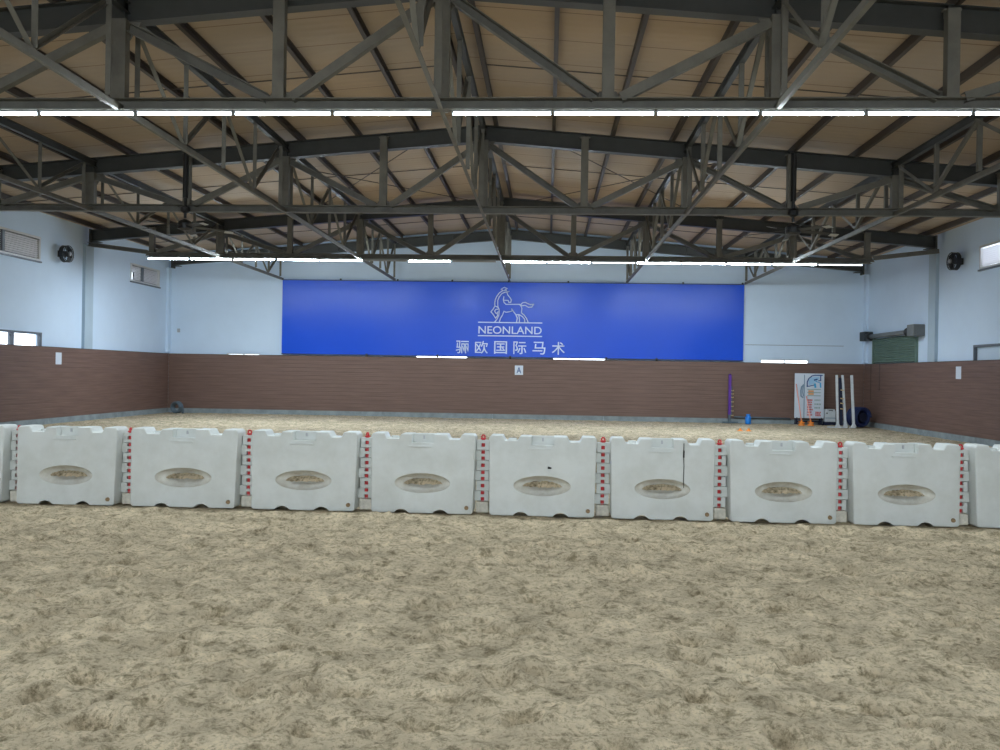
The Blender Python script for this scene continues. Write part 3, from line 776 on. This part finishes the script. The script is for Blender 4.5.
# blue bin
bb = empty('plastic_cup', (8.40, 30.35, 0), 0, 'small bright blue plastic canister on the sand by the back fence', 'canister')
m = MB(); m.tube([(0,0,0),(0,0,.02),(0,0,.24),(0,0,.27),(0,0,.31)], [.085,.10,.10,.07,.065], 14); m.build('canister_body', M['bluebox'], bb, smooth=True)
m = MB(); m.tube([(0,0,.31),(0,0,.345)], [.075,.07], 14); m.build('canister_lid', M['bluebox'], bb)
for x, y, lb in ((7.24, 26.32, 'left'), (7.50, 26.35, 'right')):
    o = MB().tube([(x,y,0),(x,y,.012),(x,y,.03),(x,y,.085)], [.09,.085,.045,.02], 14).build('marker_cone', M['orange']); tag(o, 'small orange marker disc on the sand before the blue canister, %s one' % lb, 'marker', 'orange marker discs')

# sign board on stand
sb = empty('sign_board', (10.585, 30.72, 0), 0, 'white sign board with blue emblem and red text on dark feet', 'sign')
W, H0, H1 = .505, .23, 1.80
m = MB(); m.box((-W, -.02, H0), (W, .02, H1)); m.build('board', M['signwhite'], sb, bevel=.006)
m = MB()
for s_ in (-1, 1):
    m.sweep((s_*.42, .0, 0), (s_*.42, .0, H0+.02), rect(.05,.04), (1,0,0)); m.sweep((s_*.42, -.22, .02), (s_*.42, .22, .02), rect(.05,.04))
    m.sweep((s_*.42, .22, .02), (s_*.42, .025, .9), rect(.03,.03), (1,0,0))
m.box((-.44,-.02,.09), (.44,.02,.13)); m.build('stand', M['navydark'], sb)
# graphics
def SX(u): return -W+(u-795)/29.4*2*W
def SZ(v): return H1-(v-373.5)/44.5*(H1-H0)
g = MB(); ribbon(g, [(SX(u),0,SZ(v)) for u, v in ((807.3,386.5),(807.3,382),(809,378.5),(812,376),(815,375.3),(822.3,375.3))], .035, -.026)
ribbon(g, [(SX(820.7),0,SZ(375.5)),(SX(820.7),0,SZ(380.5)),(SX(818.8),0,SZ(380.6))], .035, -.0265)
ribbon(g, [(SX(814.5),0,SZ(380)),(SX(817),0,SZ(379.3))], .05, -.0268); ribbon(g, [(SX(807),0,SZ(386.5)),(SX(810),0,SZ(386)),(SX(814),0,SZ(385))], .03, -.0271)
g.build('emblem_outline', M['signblue'], sb)
g = MB(); g.prism([(SX(u),SZ(v)) for u, v in ((808.5,385),(808.5,381),(811,377.5),(815,376.6),(819.5,376.6),(819.5,379),(816,382),(814,383.5),(811,385))], -.0235, -.02); g.build('emblem_field', M['signpale'], sb)
g = MB(); ribbon(g, [(SX(815),0,SZ(384)),(SX(815.5),0,SZ(387))], .07, -.0262); ribbon(g, [(SX(820.5),0,SZ(383)),(SX(820.8),0,SZ(387))], .05, -.0264); ribbon(g, [(SX(816),0,SZ(381.5)),(SX(820),0,SZ(382.5))], .03, -.0267)
g.build('emblem_accent', M['signcyan'], sb)
g = MB()
for v in (389.3, 392.5, 395.6): g.box((SX(807.5), -.026, SZ(v)-.012), (SX(821), -.02, SZ(v)+.012))
g.build('ruled_lines', M['signgreen'], sb)
g = MB(); g.box((SX(808.5),-.0245,SZ(394.8)), (SX(814),-.02,SZ(390.2))); g.build('price_block', M['signorange'], sb)
g = MB(); rr = random.Random(5)
for v in (400, 402.2, 404.5, 407, 409.4, 412, 414.6):
    u = 807.5
    while u < 812.3:
        w_ = rr.uniform(.5,1.1); g.box((SX(u), -.026, SZ(v+.8)), (SX(u+w_), -.02, SZ(v-.8))); u += w_+.45
for v in (412, 413.6, 415.2): 
    u = 816.
    while u < 820.5:
        w_ = rr.uniform(.5,1.2); g.box((SX(u), -.026, SZ(v+.6)), (SX(u+w_), -.02, SZ(v-.6))); u += w_+.4
g.build('red_print', M['signred'], sb)
g = MB()
for v in (400, 404, 407.5): 
    u = 815.
    while u < 820.6:
        w_ = rr.uniform(.5,1.2); g.box((SX(u), -.026, SZ(v+.8)), (SX(u+w_), -.02, SZ(v-.8))); u += w_+.6
g.build('grey_print', M['signgreen'], sb)
g = MB(); g.box((SX(804), -.026, H0+.01), (SX(804.9), -.02, SZ(375)))
ribbon(g, [(SX(u),0,SZ(v)) for u, v in ((803.6,385),(801.8,387),(801,391),(801.3,396),(803,397.5))], .05, -.027); ribbon(g, [(SX(803.3),0,SZ(386)),(SX(802.8),0,SZ(392)),(SX(803.6),0,SZ(396))], .035, -.0274)
g.build('grey_drawing', M['signgrey'], sb)

# two slim salmon poles with orange feet leaning on the sign
for (x0, x1, zt, lb) in ((10.14, 10.11, 1.42, 'left'), (10.45, 10.47, 1.0, 'right')):
    r = empty('training_pole', (x0, 30.05, 0), 0, 'slim salmon pole with orange foot leaning on the sign board, %s one' % lb, 'pole', 'salmon poles leaning on the sign')
    m = MB(); m.tube([(0,0,.12), ((x1-x0), .60, zt)], .019, 8); m.build('pole_shaft', M['salmon'], r, smooth=True)
    m = MB(); m.tube([(0,0,.20),(0,0,.10),(0,0,.05),(0,0,0)], [.028,.035,.10,.12], 12); m.tube([(-.10,0,.13),(.10,0,.10)], .024, 6); m.build('pole_foot', M['orange'], r)

# white storage box
wb = empty('storage_box', (11.30, 30.75, 0), 0, 'white box with dark base between the sign board and white posts', 'box')
m = MB(); m.prism([(-.175,.12),(.175,.12),(.175,.48),(.14,.56),(-.14,.56),(-.175,.48)], -.13, .13); m.build('box_body', M['whitepaint'], wb, bevel=.01)
m = MB(); m.box((-.18,-.135,0), (.18,.135,.12)); m.build('box_base', M['navydark'], wb, bevel=.008)
m = MB(); m.tube([(-.06,-.135,.50),(-.06,-.16,.52),(.06,-.16,.52),(.06,-.135,.50)], .012, 6); m.box((-.15,-.134,.40),(-.10,-.129,.44)); m.build('handle', M['black'], wb)
m = MB(); m.box((-.174,-.136,.24), (.174,-.131,.265)); m.build('stripe', M['signgrey'], wb)

# white jump standards with feet
def stand(x, lean, w, label, cups=False, fx=.13):
    r = empty('jump_post', (1.3915+(x-1.3915)*29.05/30.35, 29.05, 0), 0, label, 'jump post', 'white jump posts leaning by the corner')
    m = MB(); m.sweep((0,0,.05), (lean,.10,1.75), chan(.06,w), (1,0,0)); m.build('post', M['whitepaint'], r)
    m = MB(); m.box((-fx,-.05,0), (fx*.45,.05,.045)); m.prism([(-w/2-.05,.045),(w/2+.05,.045),(w/2,.14),(-w/2,.14)], -.04, .04); m.build('foot', M['whitepaint'], r, bevel=.008)
    if cups:
        m = MB(); m.sweep((.12,.02,.08), (.09,.12,1.66), rect(.04,.10), (1,0,0)); m.build('cup_board', M['navydark'], r)
        for z in (.62,.80,.96,1.24): 
            c = MB(); c.prism([(.07,z),(.17,z-.01),(.18,z+.02),(.07,z+.04)], -.04, -.01); c.build('jump_cup', M['gold'], r)
stand(11.46, -.03, .065, 'white jump post with brass cups, nearest the white box', True, .33)
stand(11.72, -.09, .065, 'white jump post leaning left in the middle of three')
stand(12.0, -.06, .075, 'white jump post at the right of three, in front of the blue hose', False, .13)

# navy barrel / coil
def coil(loc, R, r_, n, rz, m_, label, hub, nm, tilt=0):
    root = empty(nm, loc, rz, label, 'hose')
    mb = MB(); pts_ = []
    turns = n
    for i in range(turns*28+1):
        t = i/28*2*PI; q = (i/28) ; rr = R-(q % 2)*r_*.9; pts_.append((rr*math.cos(t), (q-turns/2)*r_*1.1, rr*math.sin(t)+R+r_))
    mb.tube(pts_, r_, 8); mb.build('hose_coil', m_, root, smooth=True)
    mb = MB(); e = pts_[-1]; mb.tube([e, (e[0]+.02, e[1]+.03, e[2]-.12), (e[0]*.93, e[1]+.02, e[2]-.24)], r_, 8); mb.build('hose_end', m_, root, smooth=True)
    if hub:
        mb = MB(); mb.tube([(0,-turns*r_*.5,R+r_),(0,turns*r_*.6,R+r_)], R*.52, 18); mb.build('reel_core', M['navydark'], root)
coil((11.93, 29.72, -.02), .315, .045, 9, .45, M['navy'], 'large navy blue hose coil standing on the sand in the right corner', True, 'hose_bundle')
coil((-11.93, 30.35, -.03), .20, .034, 5, -.3, M['hose'], 'small grey hose coil on the sand in the left corner', False, 'hose_roll')

# ------------------------------------------------------------------ sky light through the openings
w = bpy.data.worlds.new('world'); scn.world = w; w.use_nodes = True
bg = w.node_tree.nodes['Background']; bg.inputs[0].default_value = (.80, .90, 1, 1); bg.inputs[1].default_value = 3.0
# ------------------------------------------------------------------ view
scn.view_settings.view_transform = 'Standard'; scn.view_settings.look = 'None'; scn.view_settings.gamma = 1; scn.view_settings.exposure = 1.05
scn.view_settings.use_curve_mapping = False
scn.cycles.max_bounces = 8; scn.cycles.diffuse_bounces = 5; scn.cycles.transparent_max_bounces = 8
scn.cycles.use_light_tree = True
scn.cycles.caustics_reflective = False; scn.cycles.caustics_refractive = False
scn.cycles.sample_clamp_indirect = 6
